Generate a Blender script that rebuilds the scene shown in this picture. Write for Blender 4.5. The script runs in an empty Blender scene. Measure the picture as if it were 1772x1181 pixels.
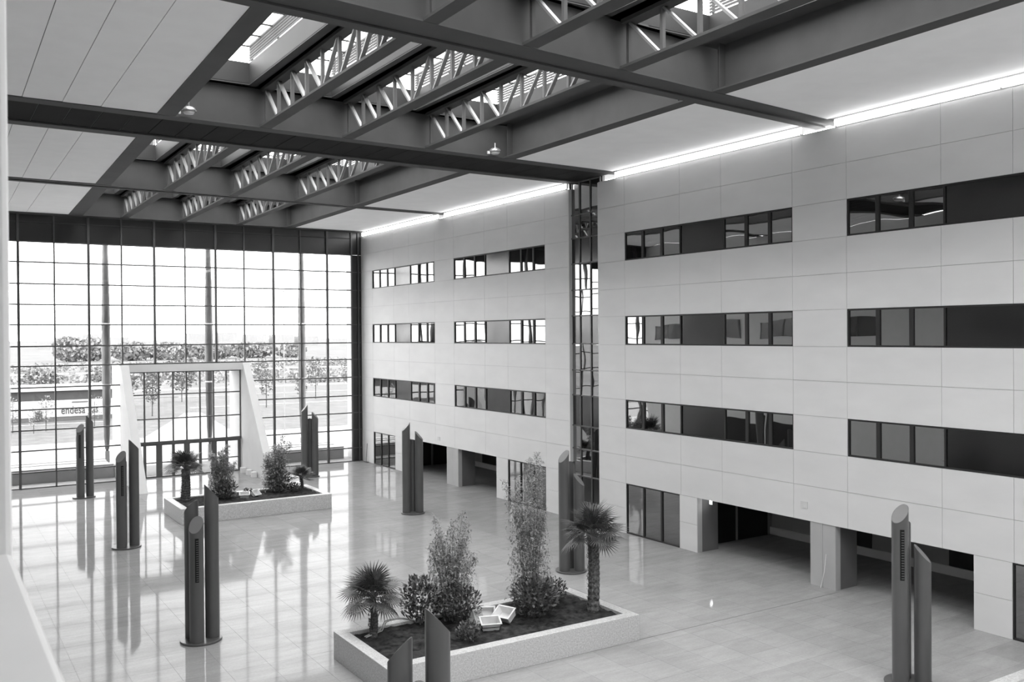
import bpy, math, random
from mathutils import Vector, Matrix

random.seed(7)
sc = bpy.context.scene
COL = sc.collection
PI = math.pi

# ------------------------------------------------------------------ camera
YAW, PITCH, ROLL, FPX = 0.56812, -0.0071074, -0.0073381, 1600.81
cam_d = bpy.data.cameras.new('camera')
cam_d.sensor_fit = 'HORIZONTAL'
cam_d.sensor_width = 36.0
cam_d.lens = FPX / 1772.0 * 36.0
cam_d.clip_start = 0.05
cam_d.clip_end = 4000
cam_d.dof.use_dof = True
cam_d.dof.focus_distance = 36.0
cam_d.dof.aperture_fstop = 2.8
cam = bpy.data.objects.new('camera', cam_d)
COL.objects.link(cam)
cy, sy, cp, sp = math.cos(YAW), math.sin(YAW), math.cos(PITCH), math.sin(PITCH)
f_ = Vector((sy * cp, cy * cp, sp)); r0 = Vector((cy, -sy, 0)); u0 = r0.cross(f_)
c_, s_ = math.cos(ROLL), math.sin(ROLL)
r_ = r0 * c_ + u0 * s_
u_ = -r0 * s_ + u0 * c_
m = Matrix((r_, u_, -f_)).transposed().to_4x4()
m.translation = Vector((0, 0, 9.5))
cam.matrix_world = m
sc.camera = cam

# ------------------------------------------------------------------ world, sun, exposure
SKY = 9.2
w = bpy.data.worlds.new('sky')
sc.world = w
w.use_nodes = True
wn = w.node_tree
wn.nodes.clear()
wo = wn.nodes.new('ShaderNodeOutputWorld')
wb = wn.nodes.new('ShaderNodeBackground')
wb.inputs['Color'].default_value = (1, 1, 1, 1)
wb.inputs['Strength'].default_value = SKY
wn.links.new(wb.outputs[0], wo.inputs[0])
sc.view_settings.view_transform = 'Standard'
sc.view_settings.look = 'None'
sc.view_settings.gamma = 1.0
sc.view_settings.exposure = 0.0
sc.view_settings.use_curve_mapping = False
sc.cycles.max_bounces = 10
sc.cycles.diffuse_bounces = 6
sc.cycles.glossy_bounces = 5
sc.cycles.transparent_max_bounces = 24
sc.cycles.caustics_reflective = False
sc.cycles.caustics_refractive = False
sc.cycles.sample_clamp_indirect = 6

def portal(loc, rot, sx, sy_):
    l = bpy.data.lights.new('daylight_portal', 'AREA')
    l.shape = 'RECTANGLE'; l.size = sx; l.size_y = sy_
    l.cycles.is_portal = True
    o = bpy.data.objects.new('daylight_portal', l)
    COL.objects.link(o); o.location = loc; o.rotation_euler = rot

# ------------------------------------------------------------------ materials (black and white scene)
def newmat(name):
    mt = bpy.data.materials.new(name)
    mt.use_nodes = True
    nt = mt.node_tree
    b = nt.nodes['Principled BSDF']
    return mt, nt, b

def setv(b, v, rough=0.6, spec=0.5, metal=0.0):
    b.inputs['Base Color'].default_value = (v, v, v, 1)
    b.inputs['Roughness'].default_value = rough
    b.inputs['Specular IOR Level'].default_value = spec
    b.inputs['Metallic'].default_value = metal

def coords(nt, kind='pos'):
    if kind == 'pos':
        return nt.nodes.new('ShaderNodeNewGeometry').outputs['Position']
    return nt.nodes.new('ShaderNodeTexCoord').outputs['Object']

def mapping(nt, src, scale):
    mp = nt.nodes.new('ShaderNodeMapping')
    mp.inputs['Scale'].default_value = scale
    nt.links.new(src, mp.inputs['Vector'])
    return mp.outputs[0]

def noise(nt, src, scale, detail=3, rough=0.5):
    n = nt.nodes.new('ShaderNodeTexNoise')
    n.inputs['Scale'].default_value = scale
    n.inputs['Detail'].default_value = detail
    n.inputs['Roughness'].default_value = rough
    nt.links.new(src, n.inputs['Vector'])
    return n.outputs[0]

def ramp(nt, src, lo, hi, a=0.3, b=0.7):
    r = nt.nodes.new('ShaderNodeMapRange')
    r.inputs['From Min'].default_value = a; r.inputs['From Max'].default_value = b
    r.inputs['To Min'].default_value = lo; r.inputs['To Max'].default_value = hi
    nt.links.new(src, r.inputs['Value'])
    return r.outputs[0]

def bump(nt, b, src, strength, dist=0.01):
    bp = nt.nodes.new('ShaderNodeBump')
    bp.inputs['Strength'].default_value = strength
    bp.inputs['Distance'].default_value = dist
    nt.links.new(src, bp.inputs['Height'])
    nt.links.new(bp.outputs[0], b.inputs['Normal'])

def mottled(name, v, amt=0.1, scale=2.0, rough=0.6, spec=0.4, bumps=0.0, metal=0.0, detail=4, kind='pos', stretch=(1, 1, 1)):
    mt, nt, b = newmat(name)
    setv(b, v, rough, spec, metal)
    src = mapping(nt, coords(nt, kind), stretch)
    n = noise(nt, src, scale, detail)
    nt.links.new(ramp(nt, n, v * (1 - amt), v * (1 + amt)), b.inputs['Base Color'])
    if bumps:
        bump(nt, b, noise(nt, src, scale * 6, 3), bumps)
    return mt

M = {}
M['facade'] = mottled('facade_panel', 0.68, 0.035, 0.5, 0.55, 0.3, stretch=(1, 1, 2.5))
M['joint'] = mottled('joint_backing', 0.42, 0.02, 3, 0.8, 0.1)  # even tone of the backing in the panel gaps
M['plate'] = mottled('faint_plate', 0.62, 0.05, 4, 0.7, 0.2)
M['ceil'] = mottled('ceiling_panel', 0.90, 0.02, 1.2, 0.7, 0.2)
M['ceil_joint'] = mottled('ceiling_joint', 0.2, 0.02, 3, 0.8, 0.1)
M['steel'] = mottled('dark_painted_steel', 0.078, 0.10, 0.8, 0.7, 0.15)
M['steel_soffit'] = mottled('dark_soffit_panel', 0.028, 0.10, 0.8, 0.85, 0.05)
M['well'] = mottled('roof_light_curb', 0.03, 0.06, 0.8, 0.6, 0.3)
M['post'] = mottled('grey_steel_post', 0.12, 0.05, 1.2, 0.5, 0.3)
M['diag'] = mottled('light_steel_tube', 0.24, 0.05, 1.2, 0.4, 0.5)
M['mullion'] = mottled('dark_aluminium', 0.075, 0.08, 2, 0.4, 0.5)
M['frame'] = mottled('black_window_frame', 0.028, 0.08, 2, 0.5, 0.3)
M['spandrel'] = mottled('dark_spandrel', 0.022, 0.10, 0.6, 0.28, 0.5)
M['pylon'] = mottled('graphite_paint', 0.09, 0.05, 2, 0.32, 0.5)
M['pylon_cap'] = mottled('grey_paint_cap', 0.155, 0.04, 3, 0.5, 0.4)
M['slot'] = mottled('black_slot', 0.01, 0.1, 3, 0.6, 0.2)
M['white'] = mottled('white_render', 0.66, 0.03, 1.0, 0.6, 0.3)
M['soil'] = mottled('dark_soil', 0.035, 0.7, 5.0, 0.95, 0.1, 0.8)
M['trunk'] = mottled('palm_trunk_fibre', 0.12, 0.6, 14.0, 0.9, 0.1, 0.8, kind='obj')
M['stem'] = mottled('green_stem', 0.16, 0.3, 9.0, 0.6, 0.3)
M['leaf'] = mottled('leaf_dark', 0.085, 0.45, 6.0, 0.45, 0.5)
M['frond'] = mottled('palm_frond', 0.065, 0.35, 9.0, 0.4, 0.5)
M['bamboo'] = mottled('bamboo_leaf', 0.24, 0.4, 8.0, 0.5, 0.4)
M['crate'] = mottled('white_plastic', 0.72, 0.06, 6.0, 0.4, 0.5)
M['hose'] = mottled('pale_hose', 0.45, 0.1, 9.0, 0.5, 0.4)
M['lampmetal'] = mottled('lamp_metal', 0.55, 0.1, 9.0, 0.25, 0.5, metal=0.7)
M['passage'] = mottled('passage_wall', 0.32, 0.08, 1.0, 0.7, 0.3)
M['jambdark'] = mottled('dark_jamb_face', 0.13, 0.08, 1.0, 0.7, 0.3)  # pillar and jamb sides, darker than the fronts
M['pillarface'] = mottled('grey_pillar_cladding', 0.42, 0.04, 1.0, 0.6, 0.3)
M['darkwood'] = mottled('black_door', 0.012, 0.2, 1.0, 0.4, 0.4)
M['gravel'] = mottled('white_gravel', 0.6, 0.5, 30.0, 0.9, 0.2, 0.8)
M['sill'] = mottled('near_wall_paint', 0.74, 0.02, 2.0, 0.6, 0.3)
# outside
M['paving'] = mottled('pale_concrete', 0.26, 0.06, 0.3, 0.8, 0.2)
M['field'] = mottled('dry_field', 0.13, 0.25, 0.06, 0.9, 0.1)
M['grass'] = mottled('mown_grass', 0.12, 0.22, 0.6, 0.9, 0.1)
M['step'] = mottled('pale_step', 0.55, 0.05, 0.5, 0.8, 0.2)
M['slab'] = mottled('shaded_entrance_paving', 0.14, 0.06, 0.5, 0.8, 0.2)  # canopy shade by the doors put into the paving colour
M['scrub'] = mottled('dry_scrub', 0.30, 0.15, 0.4, 0.8, 0.1)
M['road'] = mottled('asphalt', 0.10, 0.06, 0.3, 0.85, 0.2)
M['outtree'] = mottled('outdoor_leaf', 0.14, 0.4, 1.5, 0.7, 0.2)
M['paleleaf'] = mottled('pale_leaf', 0.30, 0.25, 1.5, 0.7, 0.2)
M['farleaf'] = mottled('hazed_leaf', 0.30, 0.25, 0.1, 0.8, 0.1)  # distance haze put into this lighter leaf colour
M['bark'] = mottled('bark', 0.07, 0.3, 5.0, 0.9, 0.1)
M['wrap'] = mottled('wrapped_column', 0.09, 0.55, 0.9, 0.35, 0.5, stretch=(2.5, 2.5, .6), bumps=0.6)
M['citywall'] = mottled('hazed_facade', 0.30, 0.12, 0.03, 0.8, 0.1)  # pale tone carries the distance haze
M['kioskwhite'] = mottled('white_band', 0.50, 0.04, 0.6, 0.6, 0.3)
M['kioskdark'] = mottled('dark_band', 0.05, 0.12, 0.6, 0.5, 0.4)
M['kioskgrey'] = mottled('grey_plinth', 0.10, 0.08, 0.6, 0.7, 0.3)
M['benchwall'] = mottled('concrete_low_wall', 0.34, 0.08, 0.8, 0.8, 0.2)
M['letters'] = mottled('grey_lettering', 0.06, 0.02, 1, 0.6, 0.2)

# granite of the planters
mt, nt, b = newmat('speckled_granite'); setv(b, 0.42, 0.45, 0.4)
src = coords(nt)
n1 = noise(nt, src, 22.0, 6, 0.85)
nt.links.new(ramp(nt, n1, 0.34, 0.70, 0.36, 0.64), b.inputs['Base Color'])
M['granite'] = mt

FG = 0.36   # strength of the floor polish
# polished floor tiles: tone per tile, veined, wet-looking gloss
mt, nt, b = newmat('polished_stone_tile'); setv(b, 0.5, 0.06, 0.35)
src = coords(nt)
sn = nt.nodes.new('ShaderNodeVectorMath'); sn.operation = 'SNAP'
sn.inputs[1].default_value = (1.2, 1.2, 50.0)
nt.links.new(src, sn.inputs[0])
wnz = nt.nodes.new('ShaderNodeTexWhiteNoise'); wnz.noise_dimensions = '3D'
nt.links.new(sn.outputs[0], wnz.inputs['Vector'])
vein = noise(nt, mapping(nt, src, (0.5, 1.6, 1)), 1.6, 6, 0.65)
speck = noise(nt, src, 14.0, 4, 0.7)
def madd(a, k, c):
    n = nt.nodes.new('ShaderNodeMath'); n.operation = 'MULTIPLY_ADD'
    nt.links.new(a, n.inputs[0]); n.inputs[1].default_value = k
    if isinstance(c, float): n.inputs[2].default_value = c
    else: nt.links.new(c, n.inputs[2])
    return n.outputs[0]
val = madd(wnz.outputs[0], 0.035, 0.185)
val = madd(vein, 0.20, val)
val = madd(speck, 0.12, val)
nt.nodes.remove(b)
df = nt.nodes.new('ShaderNodeBsdfDiffuse'); nt.links.new(val, df.inputs[0])
gl = nt.nodes.new('ShaderNodeBsdfGlossy'); gl.inputs[0].default_value = (FG, FG, FG, 1); gl.inputs['Roughness'].default_value = 0.06
fr = nt.nodes.new('ShaderNodeFresnel'); fr.inputs[0].default_value = 1.38
mx = nt.nodes.new('ShaderNodeMixShader')
bp = nt.nodes.new('ShaderNodeBump'); bp.inputs['Strength'].default_value = 0.05; bp.inputs['Distance'].default_value = 0.02
nt.links.new(noise(nt, mapping(nt, src, (1, 0.45, 1)), 0.9, 2), bp.inputs['Height'])
nt.links.new(bp.outputs[0], gl.inputs['Normal'])
nt.links.new(fr.outputs[0], mx.inputs[0]); nt.links.new(df.outputs[0], mx.inputs[1]); nt.links.new(gl.outputs[0], mx.inputs[2])
nt.links.new(mx.outputs[0], nt.nodes['Material Output'].inputs[0])
M['tile'] = mt
M['grout'] = mottled('tile_grout', 0.34, 0.05, 3, 0.5, 0.3)

def glass_mix(name, tint, ior, rough=0.0):
    mt = bpy.data.materials.new(name); mt.use_nodes = True
    nt = mt.node_tree; nt.nodes.clear()
    o = nt.nodes.new('ShaderNodeOutputMaterial')
    mix = nt.nodes.new('ShaderNodeMixShader')
    tr = nt.nodes.new('ShaderNodeBsdfTransparent'); tr.inputs[0].default_value = (tint, tint, tint, 1)
    gl = nt.nodes.new('ShaderNodeBsdfGlossy'); gl.inputs['Roughness'].default_value = rough
    lw = nt.nodes.new('ShaderNodeLayerWeight'); lw.inputs[0].default_value = 0.5
    pw = nt.nodes.new('ShaderNodeMath'); pw.operation = 'POWER'; pw.inputs[1].default_value = 5
    nt.links.new(lw.outputs['Facing'], pw.inputs[0])
    fr = nt.nodes.new('ShaderNodeMath'); fr.operation = 'MULTIPLY_ADD'; fr.inputs[1].default_value = 0.9; fr.inputs[2].default_value = ior
    nt.links.new(pw.outputs[0], fr.inputs[0])
    nt.links.new(fr.outputs[0], mix.inputs[0]); nt.links.new(tr.outputs[0], mix.inputs[1])
    nt.links.new(gl.outputs[0], mix.inputs[2]); nt.links.new(mix.outputs[0], o.inputs[0])
    return mt
M['glass'] = glass_mix('clear_glass', 0.80, 0.02)
M['skyglass'] = glass_mix('roof_glass', 0.92, 0.02)

# mirror-coated window glass, slightly wavy
mt, nt, b = newmat('coated_window_glass')
setv(b, 0.33, 0.012, 0.5, 1.0)
src = coords(nt)
bump(nt, b, noise(nt, src, 0.55, 1, 0.3), 0.35, 0.022)
M['mirror'] = mt
mt, nt, b = newmat('dark_coated_glass')
setv(b, 0.09, 0.18, 0.5, 1.0)
bump(nt, b, noise(nt, mapping(nt, coords(nt), (1, 1, 1)), 0.7, 1, 0.3), 0.3, 0.05)
M['mirror_dark'] = mt

def emit(name, s):
    mt = bpy.data.materials.new(name); mt.use_nodes = True
    nt = mt.node_tree; nt.nodes.clear()
    o = nt.nodes.new('ShaderNodeOutputMaterial'); e = nt.nodes.new('ShaderNodeEmission')
    e.inputs[0].default_value = (1, 1, 1, 1); e.inputs[1].default_value = s
    nt.links.new(e.outputs[0], o.inputs[0])
    return mt
M['cove'] = emit('cove_tube_light', 10.0)
M['bulb'] = emit('bulb_light', 25.0)

# ------------------------------------------------------------------ helpers
class MB:
    def __init__(s): s.v = []; s.f = []
    def quad(s, *p):
        i = len(s.v); s.v += [tuple(q) for q in p]; s.f.append(tuple(range(i, i + len(p)))); return s
    def box(s, x0, x1, y0, y1, z0, z1):
        return s.hexa([(x0, y0, z0), (x1, y0, z0), (x1, y1, z0), (x0, y1, z0)], [(x0, y0, z1), (x1, y0, z1), (x1, y1, z1), (x0, y1, z1)])
    def hexa(s, lo, hi):
        i = len(s.v); s.v += [tuple(p) for p in lo] + [tuple(p) for p in hi]
        s.f += [(i + 3, i + 2, i + 1, i), (i + 4, i + 5, i + 6, i + 7)]
        for k in range(4):
            j = (k + 1) % 4
            s.f.append((i + k, i + j, i + 4 + j, i + 4 + k))
        return s
    def prism(s, pts, axis, a, b):
        """extrude polygon pts (2d) along axis 'x','y' or 'z' from a to b"""
        def P(p, t):
            return {'x': (t, p[0], p[1]), 'y': (p[0], t, p[1]), 'z': (p[0], p[1], t)}[axis]
        i = len(s.v); n = len(pts)
        s.v += [P(p, a) for p in pts] + [P(p, b) for p in pts]
        s.f += [tuple(range(i + n - 1, i - 1, -1)), tuple(range(i + n, i + 2 * n))]
        for k in range(n):
            j = (k + 1) % n
            s.f.append((i + k, i + j, i + n + j, i + n + k))
        return s
    def bar(s, p, q, w, h=None):
        """box bar between two points, width w (horizontal) and height h"""
        h = h or w
        p = Vector(p); q = Vector(q); d = (q - p).normalized()
        up = Vector((0, 0, 1)) if abs(d.z) < 0.95 else Vector((0, 1, 0))
        a = d.cross(up).normalized() * (w / 2); c = a.cross(d).normalized() * (h / 2)
        return s.hexa([p - a - c, p + a - c, p + a + c, p - a + c], [q - a - c, q + a - c, q + a + c, q - a + c])
    def tube(s, pts, rad, n=8, cap=True):
        if not isinstance(rad, (list, tuple)): rad = [rad] * len(pts)
        base = len(s.v)
        for k, p in enumerate(pts):
            p = Vector(p)
            d = (Vector(pts[min(k + 1, len(pts) - 1)]) - Vector(pts[max(k - 1, 0)])).normalized()
            up = Vector((0, 0, 1)) if abs(d.z) < 0.9 else Vector((1, 0, 0))
            a = d.cross(up).normalized(); c = a.cross(d)
            for j in range(n):
                t = 2 * PI * j / n
                s.v.append(tuple(p + (a * math.cos(t) + c * math.sin(t)) * rad[k]))
        for k in range(len(pts) - 1):
            for j in range(n):
                j2 = (j + 1) % n
                s.f.append((base + k * n + j, base + k * n + j2, base + (k + 1) * n + j2, base + (k + 1) * n + j))
        if cap:
            s.f.append(tuple(base + j for j in range(n - 1, -1, -1)))
            e = base + (len(pts) - 1) * n
            s.f.append(tuple(e + j for j in range(n)))
        return s
    def mesh(s, name, smooth=False, mat=None):
        me = bpy.data.meshes.new(name)
        me.from_pydata(s.v, [], s.f); me.update()
        if mat: me.materials.append(M[mat])
        if smooth:
            me.polygons.foreach_set('use_smooth', [True] * len(me.polygons))
        return me

def link(name, me, parent=None, loc=None):
    o = bpy.data.objects.new(name, me); COL.objects.link(o)
    if parent: o.parent = parent
    if loc: o.location = loc
    return o

def part(name, mb, mat, parent=None, smooth=False, bevel=0):
    o = link(name, mb.mesh(name, smooth, mat), parent)
    if bevel:
        md = o.modifiers.new('bevel', 'BEVEL'); md.width = bevel; md.segments = 2; md.limit_method = 'ANGLE'
    return o

def tag(o, label, cat, group=None, kind=None):
    o['label'] = label; o['category'] = cat
    if group: o['group'] = group
    if kind: o['kind'] = kind
    return o

def thing(name, label, cat, loc=(0, 0, 0), rz=0, group=None):
    o = bpy.data.objects.new(name, None); COL.objects.link(o)
    o.empty_display_size = 0.2
    o.location = loc; o.rotation_euler = (0, 0, rz)
    return tag(o, label, cat, group)

def struct(name, mb=None, mat=None):
    if mb is None:
        o = bpy.data.objects.new(name, None); COL.objects.link(o); o.empty_display_size = 0.2
    else:
        o = part(name, mb, mat)
    o['kind'] = 'structure'
    return o

_cache = {}
def boxpart(name, x0, x1, y0, y1, z0, z1, mat, parent, kind=None):
    """box part; alike sizes share mesh data"""
    key = (name, mat, round(x1 - x0, 3), round(y1 - y0, 3), round(z1 - z0, 3))
    if key not in _cache:
        _cache[key] = MB().box(0, x1 - x0, 0, y1 - y0, 0, z1 - z0).mesh(name, False, mat)
    o = link(name, _cache[key], parent, (x0, y0, z0))
    return o

# ------------------------------------------------------------------ key dimensions
WX = 28.156            # right facade plane
LX = 0.37              # left facade plane
GY = 65.32             # glass end wall
ZC = 17.27             # ceiling underside
ZW = 18.72             # top of beam webs
RZ = [2.375, 3.70, 5.0, 6.36, 7.68, 8.965, 10.33, 11.64, 12.965, 14.30, 15.62, 16.95]

# ------------------------------------------------------------------ floor
floor = struct('floor', MB().box(-3, 34.5, -9, GY + 0.2, -0.3, -0.005), 'grout')
T = 1.2; g = 0.003
tiles = []
for i in range(-1, 29):
    for j in range(-7, 55):
        x0, y0 = i * T, j * T
        if x0 < 0.2 and i < 0: continue
        x1, y1 = x0 + T, y0 + T
        if y0 > GY: continue
        y1 = min(y1, GY)
        d = math.hypot(x0, y0)
        vis = y0 > 12 and (x0 + .6) / (y0 + .6) > 0.06 and math.atan2(x0, y0) < YAW + 0.52 and x0 < 28.2
        tiles.append((d if vis else 1e3 + d, x0, x1, y0, y1))
tiles.sort()
tm = MB().box(g, T - g, g, T - g, -0.03, 0).mesh('tile', False, 'tile')
rest = MB()
for k, (d, x0, x1, y0, y1) in enumerate(tiles):
    if k < 300 and abs(y1 - y0 - T) < 1e-6:
        link('tile', tm, floor, (x0, y0, 0))
    else:
        rest.box(x0 + g, x1 - g, y0 + g, y1 - g, -0.03, 0)
o = part('tiles', rest, 'tile', floor); o['kind'] = 'stuff'

part('movement_joint', MB().box(18.66, WX, 22.02, 22.045, -.004, .0025), 'mullion', floor)
for k_, (bx_, by_) in enumerate(((18.8, 64.4), (18.82, 63.1), (18.8, 61.9))):
    t_ = thing('stone_block', 'small white stone block on the floor against the right portal wall, %s from the doors' % ('first', 'second', 'third')[k_], 'block', (bx_, by_, 0))
    part('block', MB().box(-.16, .16, -.2, .2, 0, .36), 'white', t_, bevel=.01)

# ------------------------------------------------------------------ right facade
wall = struct('wall_right')
# window bands: (y0, y1, joints)
WINS = [(53.43, 63.29, False), (40.79, 50.86, False), (24.10, 34.13, False), (11.60, 21.64, False), (-0.9, 9.1, False)]
BLOCKS = [(38.68, GY, [53.43, 50.86, 40.79, 63.29]), (-9.0, 36.12, [34.13, 24.10, 21.64, 11.60, 9.1, -0.9])]
# ground floor openings (through to lobby) and ground windows
GOPEN = [(52.0, 58.25), (45.9, 50.5), (23.35, 29.36), (16.9, 22.2)]
GWIN = [(59.55, 63.25), (40.82, 44.65), (30.45, 34.13), (11.9, 15.66)]
COLS = sorted(set([38.68, 40.79, 44.55, 47.1, 50.86, 53.43, 57.18, 59.6, 63.29, GY, -9, -0.9, 2.85, 5.35, 9.1, 11.6, 15.6, 17.97, 21.64, 24.10, 27.85, 30.35, 34.13, 36.12]))
gp = 0.006
def in_any(y, L): return any(a - 1e-3 <= y <= b + 1e-3 for a, b, *_ in L)
back = MB()   # recessed backing behind the panel joints
for a, bb in zip(COLS[:-1], COLS[1:]):
    if a >= 36.1 and bb <= 38.7: continue
    ym = (a + bb) / 2
    win_rows = in_any(ym, WINS)
    for k in range(len(RZ) - 1):
        z0, z1 = RZ[k], RZ[k + 1]
        if win_rows and k in (2, 5, 8): continue
        boxpart('panel', WX, WX + 0.06, a + gp, bb - gp, z0 + gp, z1 - gp, 'facade', wall)
        back.box(WX + 0.035, WX + 0.30, a, bb, z0, z1)
# ground storey panels between openings
gsegs = []
edges = sorted([p for q in GOPEN + GWIN for p in q] + [38.68, 36.12, GY, -9])
for a, bb in zip(edges[:-1], edges[1:]):
    ym = (a + bb) / 2
    if in_any(ym, GOPEN) or in_any(ym, GWIN) or 36.12 <= ym <= 38.68: continue
    gsegs.append((a, bb))
    if 22.0 < ym < 23.5 or 50.4 < ym < 52.1:      # free-standing pillar
        for q0, q1 in ((a, ym), (ym, bb)):
            boxpart('panel', WX + .03, WX + .08, q0 + gp, q1 - gp, 0, 2.375, 'pillarface', wall)
        back.box(WX + 0.06, WX + 0.30, a, bb, 0, 2.375)
        continue
    for z0, z1 in ((0.0, 1.19), (1.19, 2.375)):
        boxpart('panel', WX, WX + 0.06, a + gp, bb - gp, z0 + gp, z1 - gp, 'facade', wall)
    back.box(WX + 0.035, WX + 0.30, a, bb, 0, 2.375)
part('backing', back, 'joint', wall)
# closing walls of the upper storeys and the soffit over the lobby
part('upper_core', MB().box(WX + 0.30, WX + 0.45, -9, 36.12, 2.7, 16.9).box(WX + 0.30, WX + 0.45, 38.9, GY, 2.7, 16.9), 'passage', wall)
part('top_coping', MB().box(WX, WX + 0.35, -9, 36.12, 16.95, 16.97).box(WX, WX + 0.35, 38.68, GY, 16.95, 16.97), 'facade', wall)

def win_band(idx, y0, y1, z0, z1, nsplit=True):
    w = struct('window_%d' % idx)
    L = y1 - y0
    x = WX
    fr = MB()
    t = 0.06
    X0, X1 = x + 0.03, x + 0.16
    fr.box(X0, X1, y0, y1, z0, z0 + t).box(X0, X1, y0, y1, z1 - t, z1).box(X0, X1, y0, y0 + t, z0 + t, z1 - t).box(X0, X1, y1 - t, y1, z0 + t, z1 - t)
    pa = y0 + 3.62; pb = y1 - 3.76     # solid middle panel
    ys = [y0, y0 + 1.17, y0 + 2.40, pa, pb, y1 - 2.55, y1 - 1.25, y1]
    for k in (1, 2, 5, 6):
        tt = 0.075
        fr.box(X0, X1 - 0.02, ys[k] - tt, ys[k] + tt, z0 + t, z1 - t)
    for k in (3, 4):
        fr.box(X0, X1 - 0.02, ys[k] - 0.03, ys[k] + 0.03, z0 + t, z1 - t)
    part('frame', fr, 'frame', w)
    for k in range(7):
        a, c = ys[k], ys[k + 1]
        o = boxpart('pane' if k != 3 else 'blind_panel', x + 0.08, x + 0.10, a, c, z0 + t, z1 - t, 'mirror' if k != 3 else 'mirror_dark', w)
        if k != 3:
            o.rotation_euler = (0, random.uniform(-.004, .004), random.uniform(-.004, .004))
    part('reveal', MB().box(x + 0.14, x + 0.3, y0, y1, z0, z1), 'mullion', w)
    return w
wi = 1
for (a, c, _) in WINS[:4]:
    for k in (8, 5, 2):
        win_band(wi, a, c, RZ[k], RZ[k + 1]); wi += 1
for (a, c) in GWIN:
    w = struct('window_%d' % wi); wi += 1
    fr = MB(); t = 0.06
    fr.box(WX + .03, WX + .16, a, c, 0, t).box(WX + .03, WX + .16, a, c, 2.375 - t, 2.375)
    n = 3; dy = (c - a) / n
    for k in range(n + 1):
        yy = a + k * dy; tt = 0.05 if 0 < k < n else 0.04
        fr.box(WX + .03, WX + .15, max(a, yy - tt), min(c, yy + tt), t, 2.375 - t)
    part('frame', fr, 'frame', w)
    for k in range(n):
        boxpart('pane', WX + .08, WX + .10, a + k * dy, a + (k + 1) * dy, t, 2.375 - t, 'mirror', w)
    part('reveal', MB().box(WX + .14, WX + .3, a, c, 0, 2.375), 'mullion', w)

# recessed glass tower between the two facade blocks
tw = struct('window_%d' % wi); wi += 1
RX = WX + 0.20
part('return', MB().box(WX, RX, 38.60, 38.68, 2.9, 16.95), 'facade', tw)
part('near_return', MB().box(WX + .01, RX + .3, 36.12, 36.20, 0, 16.95), 'facade', tw)
fr = MB()
zt = [0, 0.95, 2.25, 3.62, 4.80, 6.36, 7.65, 9.0, 10.43, 11.75, 13.1, 14.4, 15.6, ZC]
for z in zt: fr.box(RX - .05, RX + .08, 36.2, 38.75, z - .03, z + .03)
yv = [36.2, 37.0, 37.9, 38.72]
for y in yv: fr.box(RX - .05, RX + .08, y - .035, y + .035, 0, ZC)
part('frame', fr, 'mullion', tw)
for i in range(len(zt) - 1):
    dark = i in (0, 1, 4, 7, 10)
    for j in range(len(yv) - 1):
        o = boxpart('spandrel_pane' if dark else 'pane', RX, RX + .02, yv[j], yv[j + 1], zt[i], zt[i + 1], 'mirror_dark' if dark else 'mirror', tw)
        if not dark: o.rotation_euler = (0, random.uniform(-.006, .006), random.uniform(-.006, .006))
part('backing', MB().box(RX + .05, RX + .2, 36.1, 38.8, 0, 18), 'mullion', tw)

# ground lobby behind the openings
lob = struct('wall_lobby')
PX = 29.40
def lobby(y0, y1, yc0, yc1, rear_y0, rear_y1):
    mbx = MB()
    # thick jambs beside the openings and the column between them
    mbx.box(WX + .3, PX, y1, y1 + 0.35, 0, 2.375)
    mbx.box(WX + .3, PX, y0 - 0.35, y0, 0, 2.375)
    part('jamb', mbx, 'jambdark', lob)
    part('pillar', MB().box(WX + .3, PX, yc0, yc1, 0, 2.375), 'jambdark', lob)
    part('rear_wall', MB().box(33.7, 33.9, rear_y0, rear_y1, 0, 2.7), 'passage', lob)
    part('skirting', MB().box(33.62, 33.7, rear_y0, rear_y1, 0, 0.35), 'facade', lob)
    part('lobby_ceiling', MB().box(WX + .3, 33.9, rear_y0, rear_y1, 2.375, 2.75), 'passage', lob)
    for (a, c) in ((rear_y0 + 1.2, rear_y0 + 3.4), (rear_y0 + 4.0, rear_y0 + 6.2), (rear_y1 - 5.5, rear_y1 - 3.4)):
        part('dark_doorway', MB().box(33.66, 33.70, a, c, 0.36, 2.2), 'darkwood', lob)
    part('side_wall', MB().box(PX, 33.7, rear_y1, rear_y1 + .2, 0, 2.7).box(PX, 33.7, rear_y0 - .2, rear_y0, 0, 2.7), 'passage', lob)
    for a, c in ((PX + .1, PX + 1.9), (PX + 2.1, 33.4)):
        part('glass_door', MB().box(a, c, rear_y1 - .06, rear_y1, 0, 2.3), 'darkwood', lob)
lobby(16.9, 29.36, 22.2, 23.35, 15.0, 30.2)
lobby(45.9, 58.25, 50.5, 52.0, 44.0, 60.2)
# pillar facing panels flush with the facade (already panelled), small fixtures added later

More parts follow.
